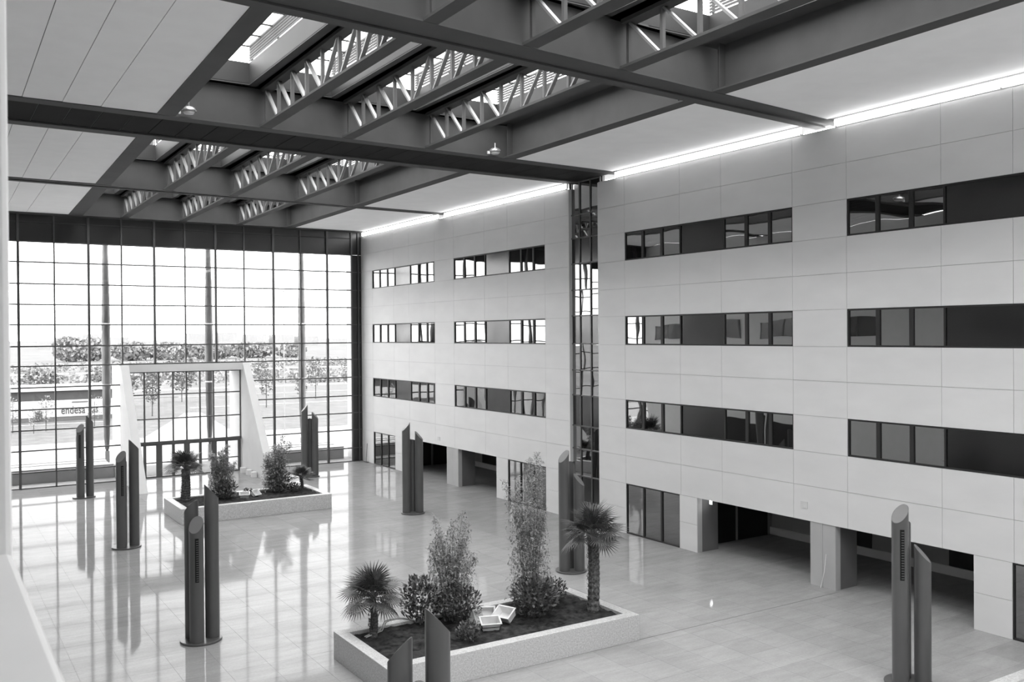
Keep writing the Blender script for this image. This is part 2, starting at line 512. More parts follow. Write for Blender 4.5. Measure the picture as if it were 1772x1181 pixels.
# ------------------------------------------------------------------ left facade with the opening the camera looks through
wl = struct('wall_left')
lm = MB()
OY = 5.18; SZ = 8.44
lm.box(0.07, LX, OY, GY, 0, ZC)
lm.box(0.07, LX, -9, OY, 0, SZ)
lm.box(0.07, LX, -9, OY, 11.6, ZC)
lm.box(0.07, LX, -9, -3.5, SZ, 11.6)
part('opening_wall', lm, 'sill', wl, bevel=0.03)
for a, c in ((53.43, 63.29), (40.79, 50.86), (28.2, 34.13), (15.7, 21.64)):
    for k in (8, 5, 2):
        w = struct('window_%d' % wi); wi += 1
        part('pane', MB().box(LX + .005, LX + .03, a, c, RZ[k], RZ[k + 1]), 'mirror_dark', w)
        fr = MB()
        for yy in [a + q * (c - a) / 6 for q in range(7)]: fr.box(LX, LX + .05, yy - .05, yy + .05, RZ[k], RZ[k + 1])
        part('frame', fr, 'mullion', w)
for a, c in ((52.0, 58.25), (45.9, 50.5), (23.35, 29.36), (16.9, 22.2)):
    w = struct('window_%d' % wi); wi += 1
    part('pane', MB().box(LX + .005, LX + .03, a, c, 0, 2.375), 'darkwood', w)
# gallery room floor behind the opening
part('gallery_floor', MB().box(-3, 0.07, -9, 9, 7.6, 7.75), 'sill', wl)
part('gallery_wall', MB().box(-3.1, -3, -9, 9, 7.75, 11.6).box(-3.1, 0.07, 8.9, 9, 7.75, 11.6).box(-3.1, .07, -9, 9, 11.6, 11.7), 'sill', wl)

# back wall (behind the camera): glazed like the far end
bw = struct('wall_back')
part('upper_wall', MB().box(-3.2, 29, -9.3, -9.0, 15.6, ZC + 1.5).box(-3.2, 0.1, -9.3, -9, 0, 18).box(27.4, 34.5, -9.3, -9, 0, 18), 'spandrel', bw)
part('lower_wall', MB().box(0.1, 27.4, -9.3, -9.0, 0, 15.6), 'facade', bw)

# ------------------------------------------------------------------ glass end wall
gw = struct('wall_glass_end')
GX = [-0.95, 1.1, 3.08, 5.12, 7.16, 9.16, 11.16, 13.21, 15.21, 17.26, 19.25, 21.34, 23.37, 25.41, 27.36]
GZ = [0.0, 1.0135, 2.385, 3.67, 4.97, 6.36, 7.708, 8.96, 10.326, 11.61, 12.92, 14.284, 15.573]
P0, P1, PZ = 11.0, 19.5, 7.66
def portalcut(x, z): return P0 < x < P1 and z < PZ - 0.02
# transoms, one per bay and level
for i in range(len(GX) - 1):
    a, c = GX[i], GX[i + 1]
    if c < LX: continue
    a = max(a, LX)
    for k, z in enumerate(GZ):
        t = 0.042 if k else 0.06
        aa, cc = a, c
        if z < PZ - .02:
            if P0 <= a and c <= P1: continue
            if a < P0 < c: cc = P0
            if a < P1 < c: aa = P1
        boxpart('transom', aa, cc, GY - .05, GY + .06, z - t + (t if k == 0 else 0), z + t, 'mullion', gw)
    boxpart('transom', a, c, GY - .07, GY, 16.77, 16.84, 'steel', gw)
for i, x in enumerate(GX):
    if x < LX: continue
    z0 = PZ if P0 < x < P1 else 0.0
    wide = (i % 2 == 1)
    t, dp = (0.072, 0.15) if wide else (0.045, 0.10)
    if i == len(GX) - 1: t = 0.06
    boxpart('mullion', x - t, x + t, GY - dp, GY + .04, z0, ZC, 'mullion', gw)
boxpart('mullion', 27.85, 27.93, GY - .1, GY, 0, ZC, 'mullion', gw)
for i in range(len(GX) - 1):
    a, c = max(GX[i], LX), GX[i + 1]
    if c < LX: continue
    for k in range(len(GZ) - 1):
        z0, z1 = GZ[k], GZ[k + 1]
        aa, cc = a, c
        if z1 <= PZ + .1:
            if P0 <= a and c <= P1: continue
            if a < P0 < c: cc = P0
            if a < P1 < c: aa = P1
        boxpart('pane', aa, cc, GY + .0, GY + .012, z0, z1, 'glass', gw)
    boxpart('spandrel_panel', a + .01, c - .01, GY + .02, GY + .1, 15.60, 16.80, 'spandrel', gw)
    boxpart('spandrel_panel', a + .01, c - .01, GY + .02, GY + .1, 16.81, 17.45, 'spandrel', gw)
for k in range(len(GZ) - 1):
    boxpart('spandrel_panel', 27.4, WX + .1, GY + .02, GY + .1, GZ[k] + .01, GZ[k + 1] - .01, 'spandrel', gw)
    boxpart('transom', 27.36, WX, GY - .04, GY + .03, GZ[k] - .02, GZ[k] + .02, 'mullion', gw)
boxpart('spandrel_panel', 27.4, WX + .1, GY + .02, GY + .1, 15.58, 17.45, 'spandrel', gw)
part('head_closure', MB().box(-.5, WX + 1, GY + .12, GY + .5, 15.62, 19), 'spandrel', gw)

# entrance portal: white tapering walls standing into the hall
pt = thing('entrance_portal', 'white entrance portal with slanting side walls standing into the hall at the glass wall', 'portal', (15.25, GY, 0))
def loc(mb):  # shift into the portal's own frame
    mb.v = [(x - 15.25, y - GY, z) for x, y, z in mb.v]; return mb
for name, x0, x1 in (('side_wall', 11.0, 11.5), ('side_wall', 19.0, 19.5)):
    mb = MB(); mb.prism([(GY - 6.1, 0), (GY + 3.0, 0), (GY + 3.0, 7.66), (GY - 0.35, 7.66)], 'x', x0, x1)
    part(name, loc(mb), 'white', pt)
part('lintel', loc(MB().box(11.5, 19.0, GY - .33, GY + 2.6, 7.17, 7.66)), 'white', pt)
part('dark_flashing', loc(MB().box(10.95, 19.55, GY - .15, GY + .1, 7.66, 7.76)), 'mullion', pt)
for z in (2.3, 4.85):
    pass
dr = struct('door_1')
GPY = GY + .25
PMX = [11.5, 12.55, 13.47, 14.40, 15.29, 16.19, 17.11, 17.99, 18.97]
for x in PMX: boxpart('mullion', x - .045, x + .045, GPY - .1, GPY + .05, 2.45, 7.17, 'mullion', dr)
for z in (3.97, 5.61, 7.13): boxpart('transom', 11.5, 19.0, GPY - .08, GPY + .04, z - .04, z + .04, 'mullion', dr)
boxpart('head_rail', 11.5, 19.0, GPY - .15, GPY + .08, 2.27, 2.45, 'mullion', dr)
for i in range(len(PMX) - 1):
    for z0, z1 in ((2.45, 3.97), (3.97, 5.61), (5.61, 7.13)):
        boxpart('pane', PMX[i], PMX[i + 1], GPY, GPY + .012, z0, z1, 'glass', dr)
    a, c = PMX[i], PMX[i + 1]
    lf = MB()
    tl = 0.19 if i in (2, 4, 6) else 0.09
    tr = 0.19 if i in (1, 3, 5, 7) else 0.09
    lf.box(a, a + tl, GPY - .08, GPY + .05, 0, 2.27).box(c - tr, c, GPY - .08, GPY + .05, 0, 2.27)
    lf.box(a + tl, c - tr, GPY - .08, GPY + .05, 0, .10).box(a + tl, c - tr, GPY - .08, GPY + .05, 2.17, 2.27)
    lf.box(a + tl, c - tr, GPY - .10, GPY + .05, 0.98, 1.05)
    o = part('door_leaf', lf, 'mullion', dr)
    part('pane', MB().box(a + tl, c - tr, GPY, GPY + .012, .1, 2.17), 'glass', o)

# ------------------------------------------------------------------ roof: beams, trusses, roof lights
# every edge is a line y = a + b*x measured on site
BEAMS = [  # near edge (a,b), far edge (a,b), x0, x1, label
    ((5.6, 0.10), (7.3, 0.09), LX, WX, None),
    ((19.3, 0.106), (21.05, 0.087), LX, 28.9, 'dark steel cross beam nearest the viewer, running across the top of the hall'),
    ((33.45, 0.045), (37.85, 0.028), LX, 28.6, 'wide twin cross beam with panelled soffit, in the middle of the hall'),
    ((50.3, 0.06), (51.45, 0.05), LX, 28.6, 'slim cross beam second from the glass wall'),
    ((GY - 1.2, 0.0), (GY - .1, 0.0), LX, WX, 'dark edge beam along the head of the glass wall'),
]
def beam_y(i, x, far): a, bb = BEAMS[i][1 if far else 0]; return a + bb * x
def slab(mb, i_near, x0, x1, z0, z1, n0, n1):
    """strip between y-line n0 and n1 (functions of x)"""
    mb.hexa([(x0, n0(x0), z0), (x1, n0(x1), z0), (x1, n1(x1), z0), (x0, n1(x0), z0)], [(x0, n0(x0), z1), (x1, n0(x1), z1), (x1, n1(x1), z1), (x0, n1(x0), z1)])
for i, (ne, fa, x0, x1, lab) in enumerate(BEAMS):
    if lab is None:
        bm = struct('trim_%d' % (20 + i))
    else:
        bm = thing('cross_beam', lab, 'beam')
    N = lambda x, ne=ne: ne[0] + ne[1] * x
    F = lambda x, fa=fa: fa[0] + fa[1] * x
    fw = 0.62 if i == 2 else (0.42 if i in (0, 1) else 0.38)
    mb = MB()
    if i == 4:
        slab(mb, 0, x0, x1, ZC - .02, ZC + .05, N, F)
        part('flange', mb, 'steel', bm)
        mb = MB(); slab(mb, 0, x0, x1, ZC + .05, ZW, lambda x: N(x) + .15, lambda x: N(x) + .2)
        part('web', mb, 'steel', bm)
        continue
    slab(mb, 0, x0, x1, ZC - .03, ZC + .02, N, lambda x: N(x) + fw)
    part('flange', mb, 'steel', bm)
    mb = MB(); slab(mb, 0, x0, x1, ZC - .03, ZC + .02, lambda x: F(x) - fw, F)
    part('flange', mb, 'steel', bm)
    mb = MB(); slab(mb, 0, x0, x1, ZC + .02, ZW, lambda x: N(x) + fw * .4, lambda x: N(x) + fw * .4 + .04)
    part('web', mb, 'steel', bm)
    mb = MB(); slab(mb, 0, x0, x1, ZC + .02, ZW, lambda x: F(x) - fw * .4 - .04, lambda x: F(x) - fw * .4)
    part('web', mb, 'steel', bm)
    # soffit closure in panels
    if i == 2:
        xs = [LX + k * 1.0 for k in range(28)] + [28.4]
        for a, c in zip(xs[:-1], xs[1:]):
            mb = MB()
            sk = -0.25
            mb.hexa([(a + .012, N(a) + fw, ZC + .03), (c - .012, N(c) + fw, ZC + .03), (c - .012 + .0, F(c) - fw, ZC + .03), (a + .012, F(a) - fw, ZC + .03)],
                    [(a + .012, N(a) + fw, ZC + .06), (c - .012, N(c) + fw, ZC + .06), (c - .012, F(c) - fw, ZC + .06), (a + .012, F(a) - fw, ZC + .06)])
            part('soffit_panel', mb, 'steel_soffit', bm)
        mb = MB(); slab(mb, 0, x0, x1, ZC + .09, ZC + .12, lambda x: N(x) + fw, lambda x: F(x) - fw)
        part('soffit_backing', mb, 'slot', bm)
    else:
        mb = MB(); slab(mb, 0, x0, x1, ZC + .03, ZC + .06, lambda x: N(x) + fw, lambda x: F(x) - fw)
        part('soffit', mb, 'steel', bm)
    mb = MB(); slab(mb, 0, x0 - .4, x1 + .5, ZW, ZW + .05, N, F)
    part('top_plate', mb, 'steel', bm)

BAYN = {0: 'fourth bay from the glass wall', 1: 'third bay from the glass wall', 2: 'second bay from the glass wall', 3: 'bay next to the glass wall'}
BAYS = {0: (0, 1), 1: (1, 2), 2: (2, 3), 3: (3, 4)}
def bay_y(bay, x):
    i, j = BAYS[bay]
    return beam_y(i, x, True), beam_y(j, x, False)
# longitudinal lines: left edge x(Y), right edge x(Y)
LONG = {
    'L': ((5.95, .030), (6.38, .036)),
    1: ((10.30, .010), (10.72, .011)),
    2: ((13.20, .022), (13.72, .021)),
    3: ((16.75, .026), (17.30, .024)),
    'R': ((21.25, .010), (21.78, .012)),
}
def lx(key, Y, right): a, bb = LONG[key][1 if right else 0]; return a + bb * Y
TN = {1: 'left-hand', 2: 'middle', 3: 'right-hand'}
for bay in (0, 1, 2, 3):
    for key in (1, 2, 3):
        xm = LONG[key][0][0]
        y0, y1 = bay_y(bay, xm + .5)
        if bay == 0: y0 = max(y0, 6.0)
        t = thing('roof_truss', '%s steel lattice truss with pale diagonals in the %s' % (TN[key], BAYN[bay]), 'truss', group='roof trusses')
        A = lambda Y: lx(key, Y, False); Bx = lambda Y: lx(key, Y, True)
        mb = MB().hexa([(A(y0), y0, ZC - .02), (Bx(y0), y0, ZC - .02), (Bx(y1), y1, ZC - .02), (A(y1), y1, ZC - .02)],
                       [(A(y0), y0, ZC + .06), (Bx(y0), y0, ZC + .06), (Bx(y1), y1, ZC + .06), (A(y1), y1, ZC + .06)])
        part('bottom_chord', mb, 'steel', t)
        mb = MB().hexa([(A(y0) + .05, y0, ZW - .14), (Bx(y0) - .02, y0, ZW - .14), (Bx(y1) - .02, y1, ZW - .14), (A(y1) + .05, y1, ZW - .14)],
                       [(A(y0) + .05, y0, ZW - .02), (Bx(y0) - .02, y0, ZW - .02), (Bx(y1) - .02, y1, ZW - .02), (A(y1) + .05, y1, ZW - .02)])
        part('top_chord', mb, 'steel', t)
        n = 8
        C = lambda Y: (A(Y) + Bx(Y)) / 2
        ys = [y1 - .12 - k * (y1 - y0 - .24) / n for k in range(n + 1)]
        zb, zt_ = ZC + .06, ZW - .14
        for k, yy in enumerate(ys):
            part('post', MB().bar((C(yy), yy, zb), (C(yy), yy, zt_), .11, .11), 'post' if 0 < k < n else 'steel', t)
        for k in range(n):
            if k < n // 2:
                p, q = (C(ys[k]), ys[k] - .08, zt_), (C(ys[k + 1]), ys[k + 1] + .08, zb)
            else:
                p, q = (C(ys[k]), ys[k] - .08, zb), (C(ys[k + 1]), ys[k + 1] + .08, zt_)
            part('diagonal', MB().bar(p, q, .13, .07), 'diag', t)
    for key, nm in (('L', 'left-hand'), ('R', 'right-hand')):
        y0, y1 = bay_y(bay, LONG[key][0][0] + .3)
        t = thing('edge_beam', '%s solid dark edge beam beside the white ceiling in the %s' % (nm, BAYN[bay]), 'beam', group='edge beams of the roof')
        A = lambda Y: lx(key, Y, False); Bx = lambda Y: lx(key, Y, True)
        mb = MB().hexa([(A(y0), y0, ZC - .025), (Bx(y0), y0, ZC - .025), (Bx(y1), y1, ZC - .025), (A(y1), y1, ZC - .025)],
                       [(A(y0), y0, ZC + .03), (Bx(y0), y0, ZC + .03), (Bx(y1), y1, ZC + .03), (A(y1), y1, ZC + .03)])
        part('flange', mb, 'steel', t)
        mb = MB().hexa([((A(y0) + Bx(y0)) / 2 - .02, y0, ZC + .03), ((A(y0) + Bx(y0)) / 2 + .02, y0, ZC + .03), ((A(y1) + Bx(y1)) / 2 + .02, y1, ZC + .03), ((A(y1) + Bx(y1)) / 2 - .02, y1, ZC + .03)],
                       [((A(y0) + Bx(y0)) / 2 - .02, y0, ZW), ((A(y0) + Bx(y0)) / 2 + .02, y0, ZW), ((A(y1) + Bx(y1)) / 2 + .02, y1, ZW), ((A(y1) + Bx(y1)) / 2 - .02, y1, ZW)])
        part('web', mb, 'steel', t)
        if key == 'R':
            for yy in (y0 + .3, y1 - .3):
                part('stiffener', MB().box(A(yy) + .02, (A(yy) + Bx(yy)) / 2, yy - .02, yy + .02, ZC + .03, ZW), 'steel', t)
    # roof lights between the trusses
    cells = [('L', 1), (1, 2), (2, 3), (3, 'R')]
    CN = ['left-hand', 'left middle', 'right middle', 'right-hand']
    for ci, (ka, kb) in enumerate(cells):
        y0, y1 = bay_y(bay, (LONG[ka][0][0] + LONG[kb][0][0]) / 2)
        if bay == 3: y1 -= 0.0
        xa = lx(ka, (y0 + y1) / 2, True) - (.15 if ka == 'L' else 0.0)
        xb = lx(kb, (y0 + y1) / 2, False)
        ox0, ox1 = xa + .12, xb - .36
        oy0, oy1 = y0 + .1, y1 - .05
        if bay == 3: oy1 = y1 - .3
        s = thing('roof_light', '%s glazed roof light with grey curb in the %s' % (CN[ci], BAYN[bay]), 'skylight', group='roof lights')
        Z1, Z2, Z3 = ZW + .03, 19.52, 20.15
        mb = MB()
        e = .06
        mb.box(ox0 - e, ox0, oy0, oy1, Z1, Z2).box(ox1, ox1 + e, oy0, oy1, Z1, Z2).box(ox0 - e, ox1 + e, oy0 - e, oy0, Z1, Z2).box(ox0 - e, ox1 + e, oy1, oy1 + e, Z1, Z2)
        part('curb', mb, 'well', s)
        # surrounding roof deck
        mb = MB()
        mb.box(lx(ka, y0, False) , ox0, y0 - .3, y1 + .3, ZW, ZW + .05).box(ox1, lx(kb, y1, True), y0 - .3, y1 + .3, ZW, ZW + .05)
        mb.box(ox0, ox1, y0 - .9, oy0, ZW, ZW + .05).box(ox0, ox1, oy1, y1 + .9, ZW, ZW + .05)
        part('deck', mb, 'steel', s)
        # glazing bars and panes
        nb = 9
        for k in range(nb + 1):
            yy = oy0 + (oy1 - oy0) * k / nb
            boxpart('glazing_bar', ox0, ox1, yy - .02, yy + .02, Z3 - .05, Z3, 'well', s)
            if k < nb:
                y2 = oy0 + (oy1 - oy0) * (k + 1) / nb
                boxpart('pane', ox0, ox1, yy, y2, Z3, Z3 + .01, 'skyglass', s)
        lv = MB()
        for k in range(6):
            z = Z2 + .05 + k * .10
            lv.box(ox1 + .01, ox1 + .03, oy0, oy1, z, z + .082)
        o = part('louvre', lv, 'steel', s); o['kind'] = 'stuff'
        mb = MB()
        for k in range(5):
            yy = oy0 + .1 + (oy1 - oy0 - .2) * k / 4
            mb.box(ox1 + .06, ox1 + .12, yy - .04, yy + .04, Z2, Z3)
        mb.box(ox1, ox1 + .06, oy0, oy1, Z3 - .04, Z3 + .02)
        part('louvre_frame', mb, 'post', s)

# ceilings beside the truss zone
ce = struct('ceiling')
JX = [LX, 1.22, 2.40, 3.58, 4.76, 5.94]
def line_far(i): return lambda x: beam_y(i, x, True)
for bay in (0, 1, 2, 3):
    i, j = BAYS[bay]
    for k in range(len(JX)):
        def xl(Y, k=k):
            return JX[k] + (0.012 * Y if k else 0)
        def xr(Y, k=k):
            return (JX[k + 1] + 0.012 * Y) if k < len(JX) - 1 else lx('L', Y, False) + .02
        if k == len(JX) - 1: continue
        last = k == len(JX) - 2
        def xr2(Y, k=k, last=last):
            return (lx('L', Y, False) + .02) if last else JX[k + 1] + .012 * Y
        y0, y1 = bay_y(bay, JX[k] + .6)
        G = .010
        y0 += .0; y1 -= .0
        if xr2(y0) - xl(y0) < .1: continue
        mb = MB().hexa([(xl(y0) + G, y0, ZC), (xr2(y0) - G, y0, ZC), (xr2(y1) - G, y1, ZC), (xl(y1) + G, y1, ZC)],
                       [(xl(y0) + G, y0, ZC + .03), (xr2(y0) - G, y0, ZC + .03), (xr2(y1) - G, y1, ZC + .03), (xl(y1) + G, y1, ZC + .03)])
        part('ceiling_panel', mb, 'ceil', ce)
    xA = 22.0
    ya0, ya1 = beam_y(i, xA, True), beam_y(j, xA, False)
    yb0, yb1 = beam_y(i, 27.75, True), beam_y(j, 27.75, False)
    Rr = lambda Y: lx('R', Y, True) - .03
    mb = MB().hexa([(Rr(ya0), ya0 - .05, ZC), (27.92, yb0 - .05, ZC), (27.92, yb1 + .05, ZC), (Rr(ya1), ya1 + .05, ZC)],
                   [(Rr(ya0), ya0 - .05, ZC + .03), (27.92, yb0 - .05, ZC + .03), (27.92, yb1 + .05, ZC + .03), (Rr(ya1), ya1 + .05, ZC + .03)])
    part('ceiling_panel', mb, 'ceil', ce)
# unseen ceiling behind the camera, openings added and sized for near-end light, and the roof deck over the sides
mb = MB()
mb.box(LX, WX, -9, -4.5, ZC, ZC + .05).box(LX, 7, -4.5, 5.8, ZC, ZC + .05).box(21.3, WX, -4.5, 7.5, ZC, ZC + .05)
for x in (10.5, 13.8, 17.4): mb.box(x - .5, x + .5, -9, 6.8, ZC, ZC + .3)
part('unseen_rear_ceiling', mb, 'ceil', ce)
mb = MB()
mb.box(-3.2, 6.6, -9.3, GY + .5, ZW + .06, ZW + .2).box(22.2, 30, -9.3, GY + .5, ZW + .06, ZW + .2)
mb.box(LX - .02, 6.9, -9, GY, ZC + .05, ZC + .08)
mb.box(WX - .05, WX + 1.2, -9, GY + .4, ZC + .05, ZC + .2)
part('roof_deck', mb, 'ceil_joint', ce)

# cove lights along the top of the right facade
for n, (a, c, lab) in enumerate(((52.75, 65.0, 'glowing white cove light strip on the facade top next to the glass wall'),
                    (38.75, 51.95, 'glowing white cove light strip left of the glazed recess'),
                    (23.6, 34.75, 'glowing white cove light strip right of the glazed recess'),
                    (-8.5, 22.1, 'glowing white cove light strip nearest the viewer at upper right'))):
    t = thing('cove_light', lab, 'light strip', (WX, (a + c) / 2, 16.97), group='cove lights')
    L = (c - a) / 2
    part('tube', MB().box(-.06, -.02, -L, L, .03, .27), 'cove', t)
    part('tray', MB().box(-.02, .06, -L, L, 0, .30), 'white', t)
    k = -L
    while k < L:
        part('bracket', MB().box(-.075, -.02, k, k + .05, .0, .04), 'white', t); k += 3.05

# ------------------------------------------------------------------ outdoors
gr = struct('ground', MB().box(-400, 1500, GY + .3, 3000, -.5, -.06), 'field')
part('paving', MB().box(-30, 60, GY + .1, 92, -.05, 0), 'paving', gr)
part('entrance_shade_patch', MB().box(11.5, 19.0, GY + .3, 72.0, -.02, .012), 'slab', gr)  # added patch, its grey stands in for shade under the canopy
part('path', MB().hexa([(17.5, 91.9, -.05), (26, 91.9, -.05), (29.5, 119, -.05), (27.5, 119, -.05)], [(17.5, 91.9, .004), (26, 91.9, .004), (29.5, 119, .004), (27.5, 119, .004)]), 'paving', gr)
part('lawn', MB().box(-30, 90, 92, 150, -.06, -.01), 'grass', gr)
part('kerb', MB().box(-30, 17.5, 111.6, 112.2, -.05, .1).box(30, 90, 126, 127, -.05, .06).box(34, 90, 150, 151, -.05, .06), 'paving', gr)
part('road', MB().box(-60, 200, 152, 170, -.06, 0).box(-100, 400, 240, 262, -.06, .02), 'road', gr)
part('bright_verge', MB().box(-60, 260, 171, 176, -.06, .02).box(-100, 500, 263, 272, -.06, .05).box(-100, 600, 330, 350, -.06, .05), 'paving', gr)
for x0, x1, lab in ((-8, 10.9, 'long grey concrete low wall with steps outside left of the entrance'), (19.7, 27.5, 'short grey concrete low wall block outside right of the entrance')):
    t = thing('low_wall', lab, 'wall', ((x0 + x1) / 2, 68, 0))
    h = (x1 - x0) / 2
    part('wall_block', MB().box(-h, h, -.6, .2, 0, .92), 'benchwall', t, bevel=.02)
    for k in range(3):
        part('step', MB().box(-h, h - .2, .2 + k * .7, .2 + (k + 1) * .7, 0, .93 + k * .07), 'step', t)
part('wall_end', MB().box(28.2, 28.6, GY + .6, 68.3, 0, 17), 'white', struct('wall_exterior'))

# wrapped tapering columns outside
for x, lab in ((11.22, 'left one of three dark wrapped tapering columns outside the glass'), (18.5, 'middle one of three dark wrapped tapering columns, seen through the entrance portal'), (25.85, 'right one of three dark wrapped tapering columns outside the glass')):
    t = thing('wrapped_column', lab, 'column', (x, 72, 0), group='tapering columns outside')
    zs = [1.45, 2.5, 5, 8, 11, 14, 16.5, 19]
    rs = [.14, .21, .28, .30, .29, .24, .19, .14]
    mb = MB(); pts = []; rr = []
    random.seed(int(x * 10))
    for k in range(57):
        z = 1.45 + k * (19 - 1.45) / 56
        for q in range(len(zs) - 1):
            if zs[q] <= z <= zs[q + 1] + 1e-6:
                u = (z - zs[q]) / (zs[q + 1] - zs[q]); r = rs[q] * (1 - u) + rs[q + 1] * u; break
        pts.append((random.uniform(-.008, .008), random.uniform(-.008, .008), z)); rr.append(r * random.uniform(.95, 1.05) if x < 18 else r)
    mb.tube(pts, rr, 14)
    part('shaft', mb, 'wrap', t, True)
    part('plinth', MB().box(-.14, .14, -.14, .14, 0, 1.3), 'paving', t)
    part('pin', MB().tube([(0, 0, 1.3), (0, 0, 1.5)], .1, 10), 'mullion', t)
    mb = MB()
    for z in (10.4, 6.0): mb.tube([(0, 0, z), (0, 0, z + .12)], .315, 14)
    part('strap', mb, 'white', t, True)

# low service building with lettering
kx0, kx1, ky = -6.0, 18.9, 117.0
t = thing('service_building', 'low white and dark banded service building with lettering outside at the left', 'building', (6.5, ky, 0))
h = (kx1 - kx0) / 2
part('plinth', MB().box(-h, h, 0, 8, 0, .47), 'kioskgrey', t)
part('white_band', MB().box(-h, h, -.05, 8, .47, 2.35), 'kioskwhite', t)
part('dark_band', MB().box(-h, h, .1, 8, 2.35, 3.45), 'kioskdark', t)
part('roof_edge', MB().box(-h - .2, h + .2, -.4, 8.2, 3.45, 3.85), 'kioskwhite', t)
part('doorway', MB().box(4.2, 4.95, -.09, 0, .05, 1.2), 'kioskdark', t)
part('sign_plate', MB().box(8.0, 9.7, -.09, -.05, 2.0, 2.15), 'kioskgrey', t)
cu = bpy.data.curves.new('lettering', 'FONT'); cu.body = 'endesa gas'; cu.size = 1.3; cu.extrude = .02; cu.offset = .012
cu.space_character = 1.05; cu.align_x = 'CENTER'
tmp = bpy.data.objects.new('lettering', cu)
me = bpy.data.meshes.new_from_object(tmp)
bpy.data.objects.remove(tmp)
me.materials.clear(); me.materials.append(M['letters'])
xs_ = [v.co.x for v in me.vertices]; k_ = 3.9 / (max(xs_) - min(xs_))
for v in me.vertices: v.co.x *= k_
tx = link('lettering', me, t, (15.35 - 6.5, -.08, .76))
tx.rotation_euler = (PI / 2, 0, 0); tx['label'] = 'grey lettering reading endesa gas'

def leaf_cloud(n, rx, ry, rz, size, cz=0.0, shell=0.4, drop=0):
    mb = MB()
    for _ in range(n):
        while True:
            p = Vector((random.uniform(-1, 1), random.uniform(-1, 1), random.uniform(-1, 1)))
            if shell < p.length < 1: break
        c = Vector((p.x * rx, p.y * ry, p.z * rz + cz))
        d = Vector((random.gauss(0, 1), random.gauss(0, 1), random.gauss(0, 1) - drop)).normalized()
        s = d.cross(Vector((random.random(), random.random(), random.random() + .1))).normalized()
        L = size * random.uniform(.6, 1.3); W = L * .32
        mb.quad(c - d * L * .5, c + s * W, c + d * L * .5, c - s * W)
    return mb

def tree(x, y, hgt, cw, ch, lab, grp=None, n=500, leaf=.35, mat='outtree', trunk=.07, name='young_tree', z=0):
    t = thing(name, lab, 'tree', (x, y, z), group=grp)
    part('trunk', MB().tube([(0, 0, -.1), (.04, 0, hgt * .5), (0, .03, hgt * .9)], [trunk, trunk * .7, trunk * .3], 6), 'bark', t)
    mb = leaf_cloud(n, cw, cw, ch, leaf, hgt - ch, .2)
    o = part('foliage', mb, mat, t); o['kind'] = 'stuff'
    return t
random.seed(3)
tree(10.6, 105, 3.7, .85, 1.4, 'young tree with pale leaves in front of the left half of the service building', n=260, leaf=.2, mat='paleleaf', trunk=.05)
tree(15.15, 105, 3.7, .9, 1.4, 'young pale tree standing before the lettering of the service building', n=110, leaf=.18, mat='paleleaf', trunk=.05)
tree(9.3, 103, 2.6, .5, 1.0, 'low sapling in front of the doorway of the service building', n=160, leaf=.18, mat='paleleaf', trunk=.04)
tree(7.6, 105, 3.6, .7, 1.4, 'young tree at the far left end of the service building', n=200, leaf=.2, mat='paleleaf', trunk=.05)
tree(23.3, 117, 6.2, 1.1, 2.4, 'dense young tree seen through the left panes of the entrance portal', n=700, leaf=.3)
tree(38.8, 122, 5.3, 1.0, 1.9, 'young thin tree just right of the entrance portal', n=260, leaf=.28)
tree(41.5, 116, 4.6, .8, 1.6, 'slender sapling behind the tall bamboo right of the portal', n=220, leaf=.25)
tree(50.2, 134, 6.4, 1.5, 2.3, 'young tree with airy crown right of the right wrapped column', n=380, leaf=.32)
tree(58.0, 140, 6.0, 1.5, 2.2, 'young airy tree near the right end of the glass wall', n=340, leaf=.32)
tree(47.0, 150, 6.0, 1.5, 2.1, 'young airy tree left of the right wrapped column', n=320, leaf=.32)
tree(32.0, 140, 7.5, 2.2, 3.0, 'bushy dark tree seen through the middle panes of the entrance portal', n=700, leaf=.45)
tree(13.0, 133, 5.6, 2.6, 2.4, 'big bushy tree behind the service building at far left', n=800, leaf=.5)
tree(21.5, 134, 6.0, 3.4, 2.7, 'broad bushy tree behind the service building near the left wrapped column', n=1000, leaf=.5)
tree(6.0, 131, 5.2, 1.8, 2.3, 'rounded bush at the left edge behind the service building', n=450, leaf=.5)
# rough scrub that nobody could count
mb = MB()
random.seed(11)
for _ in range(1500):
    y = random.uniform(180, 330); x = random.uniform(0.02 * y, 0.62 * y)
    if 236 < y < 276: continue
    r = random.uniform(.5, 1.7)
    for _ in range(10):
        c = Vector((x + random.uniform(-r, r) * 1.4, y + random.uniform(-r, r), random.uniform(0, r * 1.0)))
        d = Vector((random.gauss(0, 1), random.gauss(0, 1), random.gauss(0, 1))).normalized() * r * .4
        s = d.cross(Vector((random.random(), .3, random.random()))).normalized() * r * .25
        mb.quad(c - d, c + s, c + d, c - s)
tag(part('scrub', mb, 'scrub'), 'low dry scrub scattered over the fields beyond the road', 'scrub', kind='stuff')
